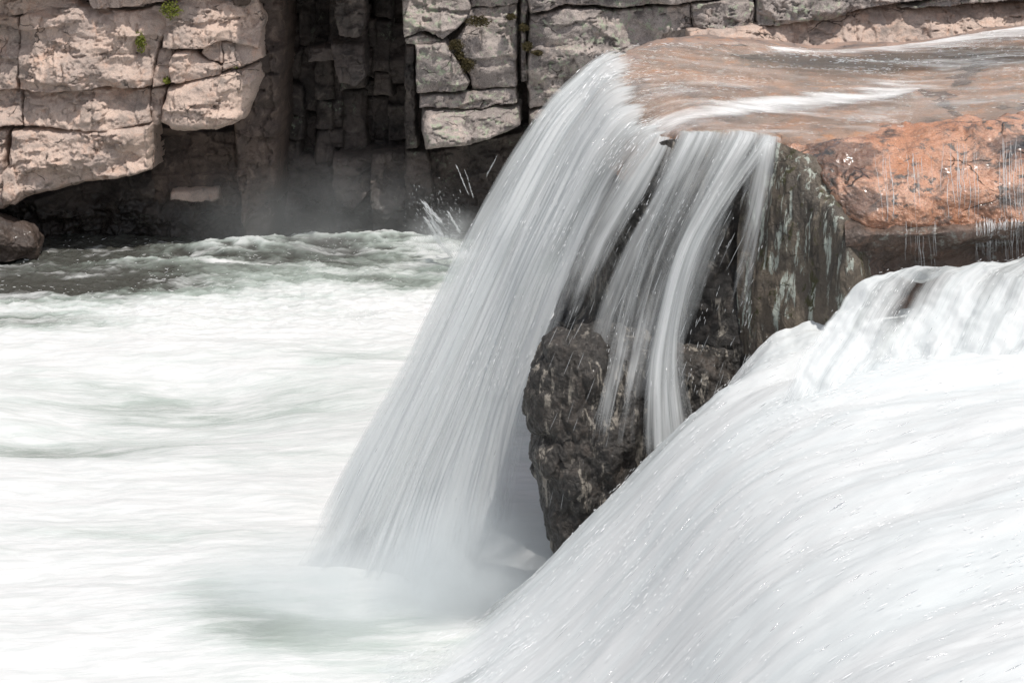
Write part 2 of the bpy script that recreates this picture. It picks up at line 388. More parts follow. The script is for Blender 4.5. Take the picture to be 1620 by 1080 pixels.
# backing rock that closes every joint
V = pxnet([[(-420, -340, 26.6), (-420, 100, 26.5), (-420, 420, 26.4)], [(400, -340, 27.2), (400, 100, 27.2), (400, 420, 27.2)], [(540, -340, 27.6), (540, 100, 27.6), (540, 420, 27.6)], [(680, -340, 27.2), (680, 100, 27.2), (680, 420, 27.2)], [(1900, -340, 26.6), (1900, 100, 26.6), (1900, 420, 26.6)]], 200, 60)
V[..., 1] += .15*fbm(V*1.4, 5)
tag(mesh_from_grid('cliff_bedrock', V, M_dark, attrs={'wet': np.zeros(V.shape[:2])}), kind='structure')

# right grey cliff
gc = empty('lichen_cliff', 'grey lichen spotted granite wall with mossy cracks behind the crest of the waterfall', 'cliff')
Yg = 25.6
G = [
 ([(634, -330), (760, -330), (826, -330), (824, -20), (740, -12), (636, -6)], .1, dict(tz=.12, amp=.12, step=.06)),
 ([(635, 2), (645, -6), (738, -10), (748, 14), (735, 34), (702, 64), (672, 47), (640, 60)], -.05, dict(tz=.12, bulge=.1, amp=.09, step=.04)),
 ([(640, 62), (664, 50), (700, 64), (698, 70), (655, 70), (642, 72)], -.0, dict(tz=-.3)),
 ([(640, 74), (654, 72), (656, 150), (662, 235), (640, 240)], .15, dict(tx=-.5, amp=.05)),
 ([(655, 70), (706, 68), (724, 92), (744, 132), (736, 144), (657, 151)], -.18, dict(tz=.10, bulge=.12, amp=.07, step=.03)),
 ([(742, 14), (818, 8), (818, 140), (748, 142), (744, 120), (722, 86), (712, 76), (736, 40)], .02, dict(tz=.08, amp=.08, step=.03)),
 ([(744, -14), (820, -16), (819, 8), (746, 12)], .05, dict(amp=.05, step=.05)),
 ([(662, 154), (745, 145), (817, 143), (818, 166), (770, 174), (700, 171), (663, 172)], -.12, dict(tz=.3, amp=.05, step=.04)),
 ([(665, 178), (700, 174), (823, 176), (824, 204), (780, 222), (700, 236), (674, 240), (666, 210)], -.34, dict(tz=.42, bulge=.14, amp=.10, r=.14, back=.5, step=.05)),
 ([(824, -16), (836, -16), (832, 70), (838, 128), (824, 132)], .12, dict(amp=.03, step=.03)),
 ([(839, 26), (900, 14), (972, 20), (1092, 8), (1098, 56), (1010, 80), (960, 110), (900, 160), (838, 176), (836, 100)], .0, dict(tz=.06, amp=.10, step=.05)),
 ([(838, 182), (960, 130), (1100, 80), (1100, 260), (838, 260)], -.05, dict(amp=.1, step=.05)),
 ([(828, -330), (1190, -330), (1192, -8), (1090, 4), (970, 14), (900, 8), (838, 20), (830, -10)], .0, dict(tz=.10, amp=.12, step=.06)),
 ([(1094, 8), (1192, -6), (1196, 30), (1190, 48), (1098, 56)], -.1, dict(tz=.15, amp=.07, step=.05)),
 ([(1196, -330), (1640, -330), (1640, -40), (1420, 6), (1370, 14), (1300, 30), (1198, 44)], -.15, dict(tz=.2, amp=.12, step=.07)),
 ([(1640, -330), (1950, -330), (1950, 10), (1640, 0), (1420, 12), (1645, -45)], -.1, dict(tz=.2, amp=.12, step=.07)),
 ([(1090, 52), (1300, 34), (1420, 12), (1950, 10), (1950, 160), (1090, 160)], -.4, dict(tz=.9, amp=.10, step=.05)),
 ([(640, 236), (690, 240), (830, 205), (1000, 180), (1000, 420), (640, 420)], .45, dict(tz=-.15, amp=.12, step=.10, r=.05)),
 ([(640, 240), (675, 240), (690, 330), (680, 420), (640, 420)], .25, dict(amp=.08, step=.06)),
]
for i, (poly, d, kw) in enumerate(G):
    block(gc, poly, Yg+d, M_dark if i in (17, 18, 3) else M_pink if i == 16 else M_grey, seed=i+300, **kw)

# ------------------------------------------------------------------ rock ledge carrying the falls
GRID = {}
def rocknet(name, rows, nu, nv, mat, parent=None, droop=0, amp=.06, freq=2.0, step=0., sfreq=3., seed=0, wet=None, oct=6, aniso=(1, 1, 1), sign=1):
    V = pxnet(rows, nu, nv); n = normals(V)*sign
    q = V*np.array(aniso)
    d = amp*fbm(q*freq+seed, oct, .55) + amp*.5*fbm(q*freq*.9+seed+40, oct, .5, True)
    if step:
        wq = q*sfreq*.55 + .35*np.stack([fbm(q*3+s, 3) for s in (1, 2, 3)], -1)
        d = d + step*facets(wq+seed) + step*.4*facets(wq*2.7+seed*2)
    V = V + n*(d-d.mean())[..., None]
    if droop: V[..., 2] -= droop*sstep(.88, 1, np.linspace(0, 1, nv))[None]
    wv = np.zeros(V.shape[:2]) if wet is None else wet(V)
    GRID[name] = V
    return mesh_from_grid(name, V, mat, parent, attrs={'wet': wv})

lg = empty('rock_ledge', 'broad orange pink granite shelf at the right that the river slides over', 'rock ledge')
def ledge_pt(px, py):
    return None
top_rows = [
 # far -> near for columns from the crest (left) to the far right
 [(925, 170, 16.15), (925, 210, 15.6), (960, 260, 14.9), (990, 290, 14.45), (1010, 310, 14.3)],
 [(975, 94, 16.35), (985, 124, 15.75), (1012, 176, 14.95), (1046, 217, 14.32), (1050, 238, 14.18)],
 [(1060, 74, 17.0), (1060, 110, 16.0), (1090, 150, 15.0), (1110, 200, 14.2), (1115, 222, 14.03)],
 [(1180, 72, 17.6), (1180, 108, 16.3), (1200, 150, 15.1), (1215, 205, 14.1), (1225, 226, 13.9)],
 [(1300, 84, 17.6), (1300, 108, 16.5), (1320, 150, 15.2), (1330, 195, 14.2), (1330, 225, 13.75)],
 [(1450, 74, 18.0), (1450, 100, 16.9), (1460, 145, 15.5), (1470, 185, 14.4), (1470, 212, 13.8)],
 [(1620, 46, 18.6), (1620, 72, 17.4), (1620, 125, 15.6), (1620, 165, 14.5), (1620, 195, 13.8)],
 [(1950, 10, 19.5), (1950, 40, 18.0), (1950, 90, 15.8), (1950, 140, 14.6), (1950, 175, 13.8)],
]
def ledge_stain(V):
    px, py = proj(V); nn = fbm(V*6, 4)*30
    def ln(pts, w):
        pts = np.array(pts, float); d = np.full(px.shape, 99.)
        for a, b in zip(pts[:-1], pts[1:]):
            e = b-a; t = np.clip(((px+nn-a[0])*e[0]+(py+nn*.4-a[1])*2.5**2*e[1])/(e[0]**2+(2.5*e[1])**2), 0, 1)
            d = np.minimum(d, np.hypot(px+nn-a[0]-e[0]*t, 2.5*(py+nn*.4-a[1]-e[1]*t)))
        return sstep(w, w*.5, d)
    m = np.maximum(ln([(1550, 88), (1545, 108), (1512, 132)], 16), ln([(1462, 148), (1498, 150), (1492, 166)], 13))
    m = np.maximum(m, ln([(1505, 176), (1530, 192), (1545, 196)], 9)); return np.maximum(m, .8*ln([(1590, 172), (1640, 165)], 12))
rocknet('ledge_top', top_rows, 360, 200, M_ledge, lg, droop=.12, wet=ledge_stain, amp=.045, freq=1.6, step=.03, sfreq=1.6, seed=3, aniso=(.6, 1.5, 1), sign=1)
rocknet('ledge_back', [[(c[0][0], c[0][1]+2, c[0][2]-.02), (c[0][0]+10, c[0][1]-4, c[0][2]+1.2), (c[0][0]+30, c[0][1]+8, c[0][2]+3.0), (c[0][0]+60, c[0][1]+190, c[0][2]+3.2)] for c in top_rows], 200, 60, M_ledge, lg, amp=.10, freq=1.2, step=.06, sfreq=1.5, seed=9)
# dark face under the veils
rocknet('overhang_face', [
 [(958, 130, 16.25), (935, 260, 16.3), (905, 420, 16.3), (895, 560, 16.2), (890, 700, 16.0), (890, 1000, 15.6)],
 [(985, 262, 15.2), (920, 350, 15.6), (880, 480, 15.7), (870, 560, 14.9), (870, 700, 14.8), (880, 1000, 14.6)],
 [(1010, 262, 14.4), (970, 340, 14.7), (930, 470, 15.3), (925, 560, 15.0), (925, 700, 14.4), (925, 1000, 14.2)],
 [(1042, 226, 14.1), (1015, 300, 14.1), (985, 400, 14.6), (980, 540, 14.6), (980, 700, 14.0), (980, 1000, 13.9)],
 [(1115, 219, 13.98), (1100, 290, 13.85), (1080, 400, 13.95), (1080, 520, 14.0), (1080, 700, 13.8), (1080, 1000, 13.8)],
 [(1180, 222, 13.9), (1180, 290, 13.85), (1175, 400, 13.95), (1170, 540, 13.8), (1170, 650, 13.7), (1170, 1000, 13.7)],
 [(1225, 228, 13.84), (1225, 290, 13.75), (1222, 400, 13.7), (1220, 540, 13.7), (1220, 650, 13.6), (1220, 1000, 13.6)],
], 240, 200, M_pillar, lg, amp=.12, freq=2.2, step=.09, sfreq=4, seed=5, sign=1)
# lichen streaked face
rocknet('lichen_face', [
 [(1175, 228, 13.95), (1172, 280, 13.92), (1170, 380, 13.9), (1168, 470, 13.85), (1165, 560, 13.8)],
 [(1222, 224, 13.82), (1224, 280, 13.72), (1222, 380, 13.66), (1218, 470, 13.62), (1215, 560, 13.6)],
 [(1262, 238, 13.70), (1266, 300, 13.52), (1266, 380, 13.46), (1262, 470, 13.43), (1260, 560, 13.4)],
 [(1302, 262, 13.62), (1308, 330, 13.36), (1310, 400, 13.28), (1306, 480, 13.26), (1300, 560, 13.24)],
 [(1345, 330, 13.40), (1344, 385, 13.14), (1345, 430, 13.1), (1342, 490, 13.1), (1340, 560, 13.1)],
 [(1385, 360, 13.5), (1385, 410, 13.3), (1388, 440, 13.28), (1385, 490, 13.25), (1385, 560, 13.2)],
], 240, 240, M_lich, lg, amp=.07, freq=3.0, step=.05, sfreq=6, seed=8, aniso=(1.3, 1.3, .45), sign=1)
def orange_wet(V):
    px, py = proj(V); nn = fbm(V*np.array((3, 3, 8)), 6, .65)
    m = 0*px
    for (x, y, a, b, k) in [(1325, 250, 60, 28, 1.3), (1290, 290, 30, 40, 1.2), (1370, 320, 50, 22, .9), (1490, 262, 30, 20, .7), (1600, 235, 35, 25, .9), (1560, 330, 70, 22, .6), (1240, 232, 18, 10, .4)]:
        m = m + k*np.exp(-((px-x)/a)**2-((py-y)/b)**2)
    return np.clip(sstep(.35, .75, m+1.1*nn)*1.5+.5*sstep(.28, .4, nn), 0, 1.6)
# orange sloping front above the lower step
rocknet('orange_front', [
 [(1215, 218, 14.0), (1225, 224, 13.9), (1232, 234, 13.82), (1240, 250, 13.76), (1252, 268, 13.75)],
 [(1270, 208, 14.1), (1272, 222, 13.85), (1276, 240, 13.72), (1284, 262, 13.62), (1296, 285, 13.6)],
 [(1325, 203, 14.1), (1325, 225, 13.72), (1326, 262, 13.50), (1332, 310, 13.35), (1338, 350, 13.32)],
 [(1400, 198, 14.1), (1400, 222, 13.72), (1402, 270, 13.42), (1408, 322, 13.20), (1410, 362, 13.18)],
 [(1480, 194, 14.1), (1480, 218, 13.74), (1480, 266, 13.42), (1480, 315, 13.18), (1480, 360, 13.16)],
 [(1560, 186, 14.1), (1560, 208, 13.76), (1560, 256, 13.42), (1560, 305, 13.18), (1560, 355, 13.16)],
 [(1640, 178, 14.1), (1640, 200, 13.76), (1640, 250, 13.42), (1640, 300, 13.18), (1640, 348, 13.16)],
 [(1900, 160, 14.1), (1900, 180, 13.76), (1900, 240, 13.4), (1900, 290, 13.18), (1900, 340, 13.16)],
], 320, 180, M_orange, lg, amp=.08, freq=3.0, step=.09, sfreq=3.5, seed=13, sign=1, wet=orange_wet)
# shaded step below it
rocknet('lower_step', [
 [(1335, 340, 13.35), (1337, 372, 13.12), (1338, 400, 13.16), (1336, 440, 13.2), (1335, 560, 13.2)],
 [(1390, 356, 13.25), (1392, 372, 13.06), (1392, 400, 13.22), (1392, 440, 13.28), (1392, 560, 13.2)],
 [(1450, 352, 13.22), (1450, 372, 13.02), (1450, 400, 13.25), (1450, 430, 13.32), (1450, 560, 13.3)],
 [(1540, 346, 13.22), (1540, 366, 13.02), (1540, 395, 13.25), (1540, 430, 13.32), (1540, 560, 13.3)],
 [(1640, 340, 13.22), (1640, 356, 13.02), (1640, 385, 13.25), (1640, 420, 13.32), (1640, 560, 13.3)],
 [(1900, 330, 13.22), (1900, 345, 13.02), (1900, 380, 13.25), (1900, 420, 13.32), (1900, 560, 13.3)],
], 260, 110, M_step, lg, amp=.08, freq=3.0, step=.06, sfreq=5, seed=17, sign=1)

# pillar boulder standing below the overhang
pil = tag(rocknet('boulder', [
 [(880, 560, 14.2), (850, 600, 14.1), (838, 650, 14.1), (852, 720, 14.1), (884, 820, 14.1), (905, 900, 14.0)],
 [(862, 538, 13.8), (838, 600, 13.55), (830, 650, 13.45), (848, 720, 13.4), (880, 830, 13.35), (900, 930, 13.3)],
 [(900, 520, 13.75), (875, 560, 13.36), (868, 640, 13.26), (884, 720, 13.2), (908, 820, 13.16), (918, 930, 13.1)],
 [(960, 518, 13.75), (950, 560, 13.32), (950, 640, 13.24), (955, 720, 13.16), (960, 800, 13.12), (962, 900, 13.1)],
 [(1040, 522, 13.8), (1040, 565, 13.45), (1040, 640, 13.35), (1040, 700, 13.28), (1040, 780, 13.2), (1040, 880, 13.1)],
 [(1110, 540, 13.8), (1110, 580, 13.5), (1110, 640, 13.42), (1110, 690, 13.36), (1110, 760, 13.3), (1110, 860, 13.2)],
 [(1180, 545, 13.85), (1180, 590, 13.7), (1180, 640, 13.6), (1180, 690, 13.5), (1180, 760, 13.4), (1180, 860, 13.3)],
], 420, 380, M_pillar, None, amp=.08, freq=5.0, step=.24, sfreq=3.4, seed=21, aniso=(1.2, 1.2, .7), sign=1),
 'dark wet boulder standing under the thin veils of water, its foot in the near rapids', 'boulder')

# small wet boulder at the far left waterline
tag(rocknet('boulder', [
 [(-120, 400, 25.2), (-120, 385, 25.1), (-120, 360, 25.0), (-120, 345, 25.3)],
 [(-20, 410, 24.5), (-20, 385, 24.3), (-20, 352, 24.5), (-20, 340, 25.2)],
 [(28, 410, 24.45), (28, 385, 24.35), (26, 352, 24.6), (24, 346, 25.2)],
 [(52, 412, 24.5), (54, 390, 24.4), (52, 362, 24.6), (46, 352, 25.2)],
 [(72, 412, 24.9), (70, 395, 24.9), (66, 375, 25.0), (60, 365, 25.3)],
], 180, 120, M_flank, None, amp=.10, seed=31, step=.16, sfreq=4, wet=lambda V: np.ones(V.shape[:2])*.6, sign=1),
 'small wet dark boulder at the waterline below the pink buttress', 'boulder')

# ------------------------------------------------------------------ pool
def gauss(X, Y, cx, cy, sx, sy): return np.exp(-((X-cx)/sx)**2-((Y-cy)/sy)**2)
def pool():
    ys = np.concatenate([np.linspace(9.5, 12.4, 60), np.linspace(12.42, 28.2, 760)])
    xs = np.linspace(-11, 5.5, 760)
    X, Y = np.meshgrid(xs, ys, indexing='ij')
    q = np.stack([X*.55+.12*Y, Y*1.15, 0*X], -1)
    far = sstep(20.5, 24.2, Y)
    z = .16*fbm(q*.55+3, 4, .45)*(1-.4*far)
    # choppy far water
    ch = fbm(np.stack([X*1.1+.2*Y, Y*2.4, 0*X+5], -1), 5, .55, True)
    ch2 = fbm(np.stack([X*2.6+.4*Y, Y*5.2, 0*X+15], -1), 5, .6, True); far2 = sstep(19.5, 22.5, Y)
    z = z + far2*.07*ch2 + far*(.12*ch) + (1-far)*.05*fbm(q*2.2+8, 4, .5)
    z = z + .012*fbm(np.stack([X*3, Y*9, X*0], -1), 3)*(.4+far)
    # the standing wave in the back
    for (px, py, sx, sy, a) in [(370, 398, 1.1, .35, .18), (520, 388, .8, .3, .12), (610, 384, .6, .3, .14), (200, 425, 1.2, .35, .10), (680, 395, .8, .4, .12)]:
        c = Pz(px, py, .05); z = z + a*gauss(X+.15*(Y-c[1]), Y+.35*fbm(q*1.3, 3), c[0], c[1], sx, sy)
    # scooped hollows
    for (px, py, sx, sy, a) in [(260, 640, 1.5, .9, -.22), (60, 690, .9, .7, -.12), (330, 600, 1.0, .5, -.08), (850, 620, .6, .9, -.05)]:
        c = Pz(px, py, 0); z = z + a*gauss(X+.1*(Y-c[1]), Y, c[0], c[1], sx, sy)
    foam = .90-.87*sstep(21.3, 24.6, Y+.9*fbm(np.stack([X*.5+.2*Y, Y*1.6, 0*X+9], -1), 4, .55)-.24*(X+4.6))
    foam = foam + far2*(1-.3*far)*.35*ch2
    crest = sstep(.045, .16, far*.10*ch+.05*fbm(q*3.3, 4))
    foam = np.maximum(foam, crest*.55)
    for (px, py, sx, sy, a) in [(375, 398, .75, .30, .9), (250, 418, .9, .22, .5), (520, 385, .9, .3, .6), (620, 384, .6, .3, .7), (690, 400, .8, .5, .7)]:
        c = Pz(px, py, .05); foam = foam + a*gauss(X+.15*(Y-c[1]), Y, c[0], c[1], sx, sy)*(.0+1.3*np.clip(ch+.15+.6*ch2, 0, 1))
    for (px, py, sx, sy, a) in [(600, 1010, 1.1, .9, .30), (450, 980, 1.0, .7, .08), (820, 800, .6, .9, -.3), (300, 620, 2.0, .8, .42), (180, 690, 1.2, .5, .35), (560, 560, 1.4, .4, .22), (250, 850, 1.6, .4, .2), (420, 720, 1.1, .4, .2), (40, 695, .7, .4, .32), (70, 512, 1.1, .35, .55), (480, 500, .9, .3, .25), (640, 450, .7, .5, .35), (140, 462, 1.6, .5, .4),
                                (830, 680, .5, 1.0, .25), (330, 940, .35, .5, .22), (400, 1000, .5, .4, .3)]:
        c = Pz(px, py, 0); foam = foam - a*gauss(X+.3*(Y-c[1]), Y+.3*fbm(q*1.1, 3), c[0], c[1], sx, sy)
    V = np.stack([X, Y, z], -1)
    uv = np.stack([X+.25*Y, Y-.12*X], -1)
    t = T('churning_river_water'); u = t.n('UVMap', uv_map='flow').outputs[0]
    n1 = t.noise(t.mapping(u, (.8, 3.2, 1)), 1, 5, .6, .7); n2 = t.noise(t.mapping(u, (2.5, 13, 1), loc=(3, 3, 0)), 1, 6, .65, .6)
    s = t.math('ADD', t.math('MULTIPLY', n1, .72), t.math('MULTIPLY', n2, .28))
    f = t.attr('foam')
    a = t.math('ADD', f, t.math('MULTIPLY', t.math('SUBTRACT', s, .5), t.math('SUBTRACT', 4.0, t.math('MULTIPLY', f, 3.5))), clamp=True)
    fo = t.ramp(a, .15, 1.0)
    deep = t.mix(t.ramp(f, .05, .42), (.06, .06, .052), (.27, .31, .28))
    milky = t.mix(t.ramp(f, .28, .78), deep, (.49, .555, .525))
    white = t.mix(t.ramp(n2, .35, .6), (.61, .625, .625), (.685, .69, .69))
    c = t.mix(fo, milky, white)
    h = t.math('ADD', s, t.math('MULTIPLY', t.noise(t.mapping(u, (9, 26, 1)), 1, 5, .7), .3))
    b = t.bump(h, t.math('SUBTRACT', .9, t.math('MULTIPLY', f, .72)), .10)
    rg = t.math('ADD', .10, t.math('MULTIPLY', fo, .5))
    p = t.n('BsdfPrincipled', {'Base Color': c, 'Roughness': rg, 'Normal': b, 'IOR': 1.33})
    tag(mesh_from_grid('river_water', V, t.done(p.outputs[0]), uv=uv, attrs={'foam': foam}), kind='structure')
pool()

# ------------------------------------------------------------------ the main fall
def flow_uv(V, axis=0):
    """u: arc length along the flow (axis 0 = stations), v: mean width across"""
    d = np.linalg.norm(np.diff(V, axis=0), axis=-1).mean(1); u = np.concatenate([[0], np.cumsum(d)])
    wd = np.linalg.norm(np.diff(V, axis=1), axis=-1).max(0); v = np.concatenate([[0], np.cumsum(wd)])
    return np.stack(np.meshgrid(u, v, indexing='ij'), -1)

S = [  # streamlines from far (silhouette) to near
 [(1040, 66, 16.6), (960, 82, 16.1), (900, 125, 15.8), (850, 180, 15.6), (775, 305, 15.3), (735, 375, 15.1), (640, 560, 14.8), (560, 700, 14.6), (500, 820, 14.45), (440, 930, 14.3)],
 [(1040, 88, 16.1), (965, 105, 15.75), (918, 155, 15.5), (872, 215, 15.3), (805, 340, 15.0), (765, 425, 14.9), (680, 610, 14.6), (610, 760, 14.4), (565, 860, 14.3), (520, 960, 14.2)],
 [(1050, 125, 15.5), (970, 140, 15.25), (925, 190, 15.1), (885, 255, 14.95), (825, 375, 14.7), (785, 470, 14.6), (715, 640, 14.4), (660, 780, 14.3), (625, 880, 14.2), (595, 980, 14.1)],
 [(1060, 160, 15.0), (985, 178, 14.75), (945, 225, 14.6), (910, 285, 14.5), (850, 400, 14.35), (812, 490, 14.3), (755, 655, 14.2), (710, 790, 14.1), (685, 890, 14.0), (665, 980, 14.0)],
 [(1070, 186, 14.65), (1010, 202, 14.45), (970, 240, 14.35), (935, 300, 14.25), (885, 405, 14.15), (850, 490, 14.1), (798, 645, 14.05), (765, 780, 14.0), (745, 880, 13.95), (730, 970, 13.9)],
 [(1085, 203, 14.35), (1038, 216, 14.18), (1008, 256, 14.08), (972, 315, 14.0), (930, 400, 13.93), (897, 480, 13.88), (850, 620, 13.85), (822, 750, 13.85), (805, 860, 13.85), (795, 960, 13.8)],
]
def fall():
    rows = np.array([[P(*c) for c in s] for s in S]).transpose(1, 0, 2)   # stations x streamlines
    V = net(rows, 420, 300)
    uv = flow_uv(V); s = np.linspace(0, 1, 420)[:, None]; t = np.linspace(0, 1, 300)[None, :]
    n = normals(V)
    q = np.stack([uv[..., 0]*.35, uv[..., 1]*3.2, 0*uv[..., 0]], -1)
    rid = fbm(q, 4, .55)
    q2 = np.stack([uv[..., 0]*.6, uv[..., 1]*12, 0*uv[..., 0]+4], -1)
    amp = .08*sstep(.05, .5, s)*np.ones_like(t)+.01
    V = V + n*(amp*rid + amp*.25*fbm(q2, 3, .6))[..., None]
    px, py = proj(V)
    # foam begins along a ragged line just after the crest
    dens = .95*sstep(.055, .10, s-.045*fbm(q2, 3)-.03*noise(q*2+7)) - .30*(1-sstep(.03, .09, s))
    dens = dens - (.62+.2*s)*sstep(.80, 1.0, t)*sstep(.14, .30, s) - .12*sstep(.55, .9, t)*sstep(.3, .5, s)
    dens = dens - .55*sstep(.03, .0, t)
    dens = dens - 1.2*sstep(.82, .97, s+.05*noise(q*3))
    m = silk_mat('falling_water', .5, .55, .76, .90, bump=.24, con=2.8, transl=.5, broad=1.8, fine=.09, mid=.30)
    f = empty('waterfall', 'wide white curtain of water curving off the ledge crest into the pool', 'waterfall')
    mesh_from_grid('water_curtain', V, m, f, uv=uv, attrs={'dens': dens})
    # an inner body of water gives the curtain thickness
    V2 = V - n*.05*np.sign((n[..., 1:2]).mean())*-1
    V2 = net(rows + np.array((.05, .10, -.03)), 200, 140)
    uv2 = flow_uv(V2)+5.3
    s2 = np.linspace(0, 1, 200)[:, None]; t2 = np.linspace(0, 1, 140)[None, :]
    d2 = .75*sstep(.10, .16, s2)*np.ones_like(t2) - .9*sstep(.68, .95, t2) - .6*sstep(.06, 0, t2) - .3*(1-sstep(.05, .12, s2))
    mesh_from_grid('inner_curtain', V2, silk_mat('inner_falling_water', .6, .9, .66, .84, bump=.3, con=1.6, transl=.45), f, uv=uv2, attrs={'dens': d2})
fall()

# ------------------------------------------------------------------ veils over the dark face
def veil(name, lines, dens, label, edge=.3, nu=260, nv=90, con=3.0, group=None, cat='waterfall', parent=None, fade=(.85, 1.0), lo=.6, hi=.85, seed=0, broad=2.2, lump=0.0):
    rows = np.array([[P(*c) for c in s] for s in lines]).transpose(1, 0, 2)
    V = net(rows, nu, nv); uv = flow_uv(V); n = normals(V)
    q = np.stack([uv[..., 0]*.5+seed, uv[..., 1]*7, 0*uv[..., 0]+seed], -1)
    V = V + n*(.02*fbm(q, 3) + lump*fbm(V*np.array((1.6, 1.6, 1.6))+4, 4, .55))[..., None]
    s = np.linspace(0, 1, nu)[:, None]; t = np.linspace(0, 1, nv)[None, :]
    d = cr(np.array(dens)[:, None], nu) if not callable(dens) else dens(s, t)
    d = d*np.ones_like(t) + .25*fbm(q*1.3+3, 3)
    d = d - .8*(1-sstep(0, edge, np.minimum(t, 1-t)+.06*fbm(q*1.0, 3))) - .9*sstep(*fade, s)
    m = silk_mat('veil_water_'+str(seed), .6, 1.0, lo, hi, bump=.3, con=con, transl=.4, broad=broad, fine=.07, mid=.30)
    o = mesh_from_grid(name, V, m, parent, uv=uv+seed*3.7, attrs={'dens': d})
    return tag(o, label, cat, group)
GV = 'thin veils of water over the dark face'
veil('water_veil', [
 [(1028, 212, 14.24), (1010, 232, 14.08), (965, 290, 13.96), (905, 390, 13.88), (865, 490, 13.80), (835, 590, 13.75), (812, 700, 13.7)],
 [(1045, 214, 14.19), (1036, 236, 14.02), (1000, 295, 13.9), (945, 390, 13.82), (905, 490, 13.74), (870, 590, 13.68), (850, 700, 13.6)],
 [(1068, 222, 14.12), (1060, 246, 13.97), (1035, 310, 13.86), (995, 400, 13.78), (955, 500, 13.68), (925, 600, 13.6), (905, 700, 13.5)],
], [.95, .9, .72, .35, .0, -.3, -.6], 'thin water veil beside the curtain edge, falling over the dark hollow', group=GV, seed=1, edge=.45)
veil('water_veil', [
 [(1070, 208, 14.20), (1062, 224, 13.98), (1020, 300, 13.78), (980, 380, 13.65), (945, 480, 13.52), (915, 590, 13.32), (890, 690, 13.12), (880, 790, 13.0)],
 [(1112, 206, 14.14), (1106, 222, 13.92), (1070, 295, 13.72), (1030, 385, 13.6), (1000, 480, 13.47), (975, 590, 13.28), (955, 690, 13.06), (945, 780, 12.95)],
 [(1158, 206, 14.07), (1154, 222, 13.85), (1118, 300, 13.65), (1078, 390, 13.55), (1052, 480, 13.42), (1030, 590, 13.25), (1012, 690, 13.05), (1005, 770, 12.95)],
], [.8, .62, .42, .36, .28, .15, -.02, -.25], 'streaky water veil falling from the middle of the ledge lip onto the boulder', group=GV, seed=2, con=4.5)
veil('water_veil', [
 [(1146, 204, 14.08), (1140, 222, 13.84), (1096, 310, 13.62), (1050, 400, 13.48), (1018, 510, 13.38), (994, 600, 13.24), (982, 700, 13.06), (978, 780, 12.92)],
 [(1185, 208, 14.0), (1178, 226, 13.78), (1128, 310, 13.56), (1082, 400, 13.42), (1052, 510, 13.32), (1040, 600, 13.18), (1040, 700, 13.0), (1043, 775, 12.88)],
 [(1230, 214, 13.95), (1222, 232, 13.72), (1164, 310, 13.56), (1112, 400, 13.42), (1084, 510, 13.30), (1086, 600, 13.18), (1104, 690, 13.0), (1120, 750, 12.88)],
], [1.1, 1.05, .9, .85, .78, .68, .58, .5], 'brightest water veil, a twisting band falling left of the lichen face', group=GV, seed=3, edge=.38)
veil('water_veil', [
 [(1180, 212, 14.02), (1174, 234, 13.78), (1145, 330, 13.62), (1110, 430, 13.52), (1085, 520, 13.47), (1070, 610, 13.38)],
 [(1210, 214, 13.95), (1204, 236, 13.72), (1182, 330, 13.55), (1150, 430, 13.47), (1125, 520, 13.42), (1100, 620, 13.30)],
 [(1236, 218, 13.88), (1236, 240, 13.64), (1226, 330, 13.48), (1208, 430, 13.40), (1185, 520, 13.38), (1150, 620, 13.3)],
], [.8, .45, .18, .12, .05, -.1], 'faint misty veil nearest the lichen streaked rock face', group=GV, seed=4, edge=.35)
# trickles over the orange front and the step below, each a bundle of threads lying on the rock
def threads(paths, rad, name, mat, label, cat, group, n=5):
    Vs = []; Fs = []; off = 0
    for p, r in zip(paths, rad):
        p = np.asarray(p); k = len(p); d = np.gradient(p, axis=0); d /= np.linalg.norm(d, axis=1)[:, None]+1e-9
        a = np.cross(d, (1, .1, 0)); a /= np.linalg.norm(a, axis=1)[:, None]+1e-9; b = np.cross(d, a)
        pr = np.sin(np.linspace(.05, math.pi-.05, k))**.6*r*(1+.5*noise(p*25)); 
        ring = np.stack([p+(a*math.cos(2*math.pi*q/n)+b*math.sin(2*math.pi*q/n))*pr[:, None] for q in range(n)], 1)
        Vs.append(ring.reshape(-1, 3)); idx = off+np.arange(k*n).reshape(k, n); nx = np.roll(idx, -1, 1)
        Fs.append(np.stack([idx[:-1], nx[:-1], nx[1:], idx[1:]], -1).reshape(-1, 4)); off += k*n
    return tag(raw_mesh(name, np.concatenate(Vs), np.concatenate(Fs), mat), label, cat, group)
tm = T('thread_of_water')
M_thread = tm.done(tm.n('MixShader', {0: .5, 1: tm.n('BsdfTransparent').outputs[0], 2: tm.n('BsdfPrincipled', {'Base Color': (.86, .86, .86), 'Roughness': .22, 'Specular IOR Level': 1.0}).outputs[0]}).outputs[0])
GT = 'trickles of water running down the orange granite'
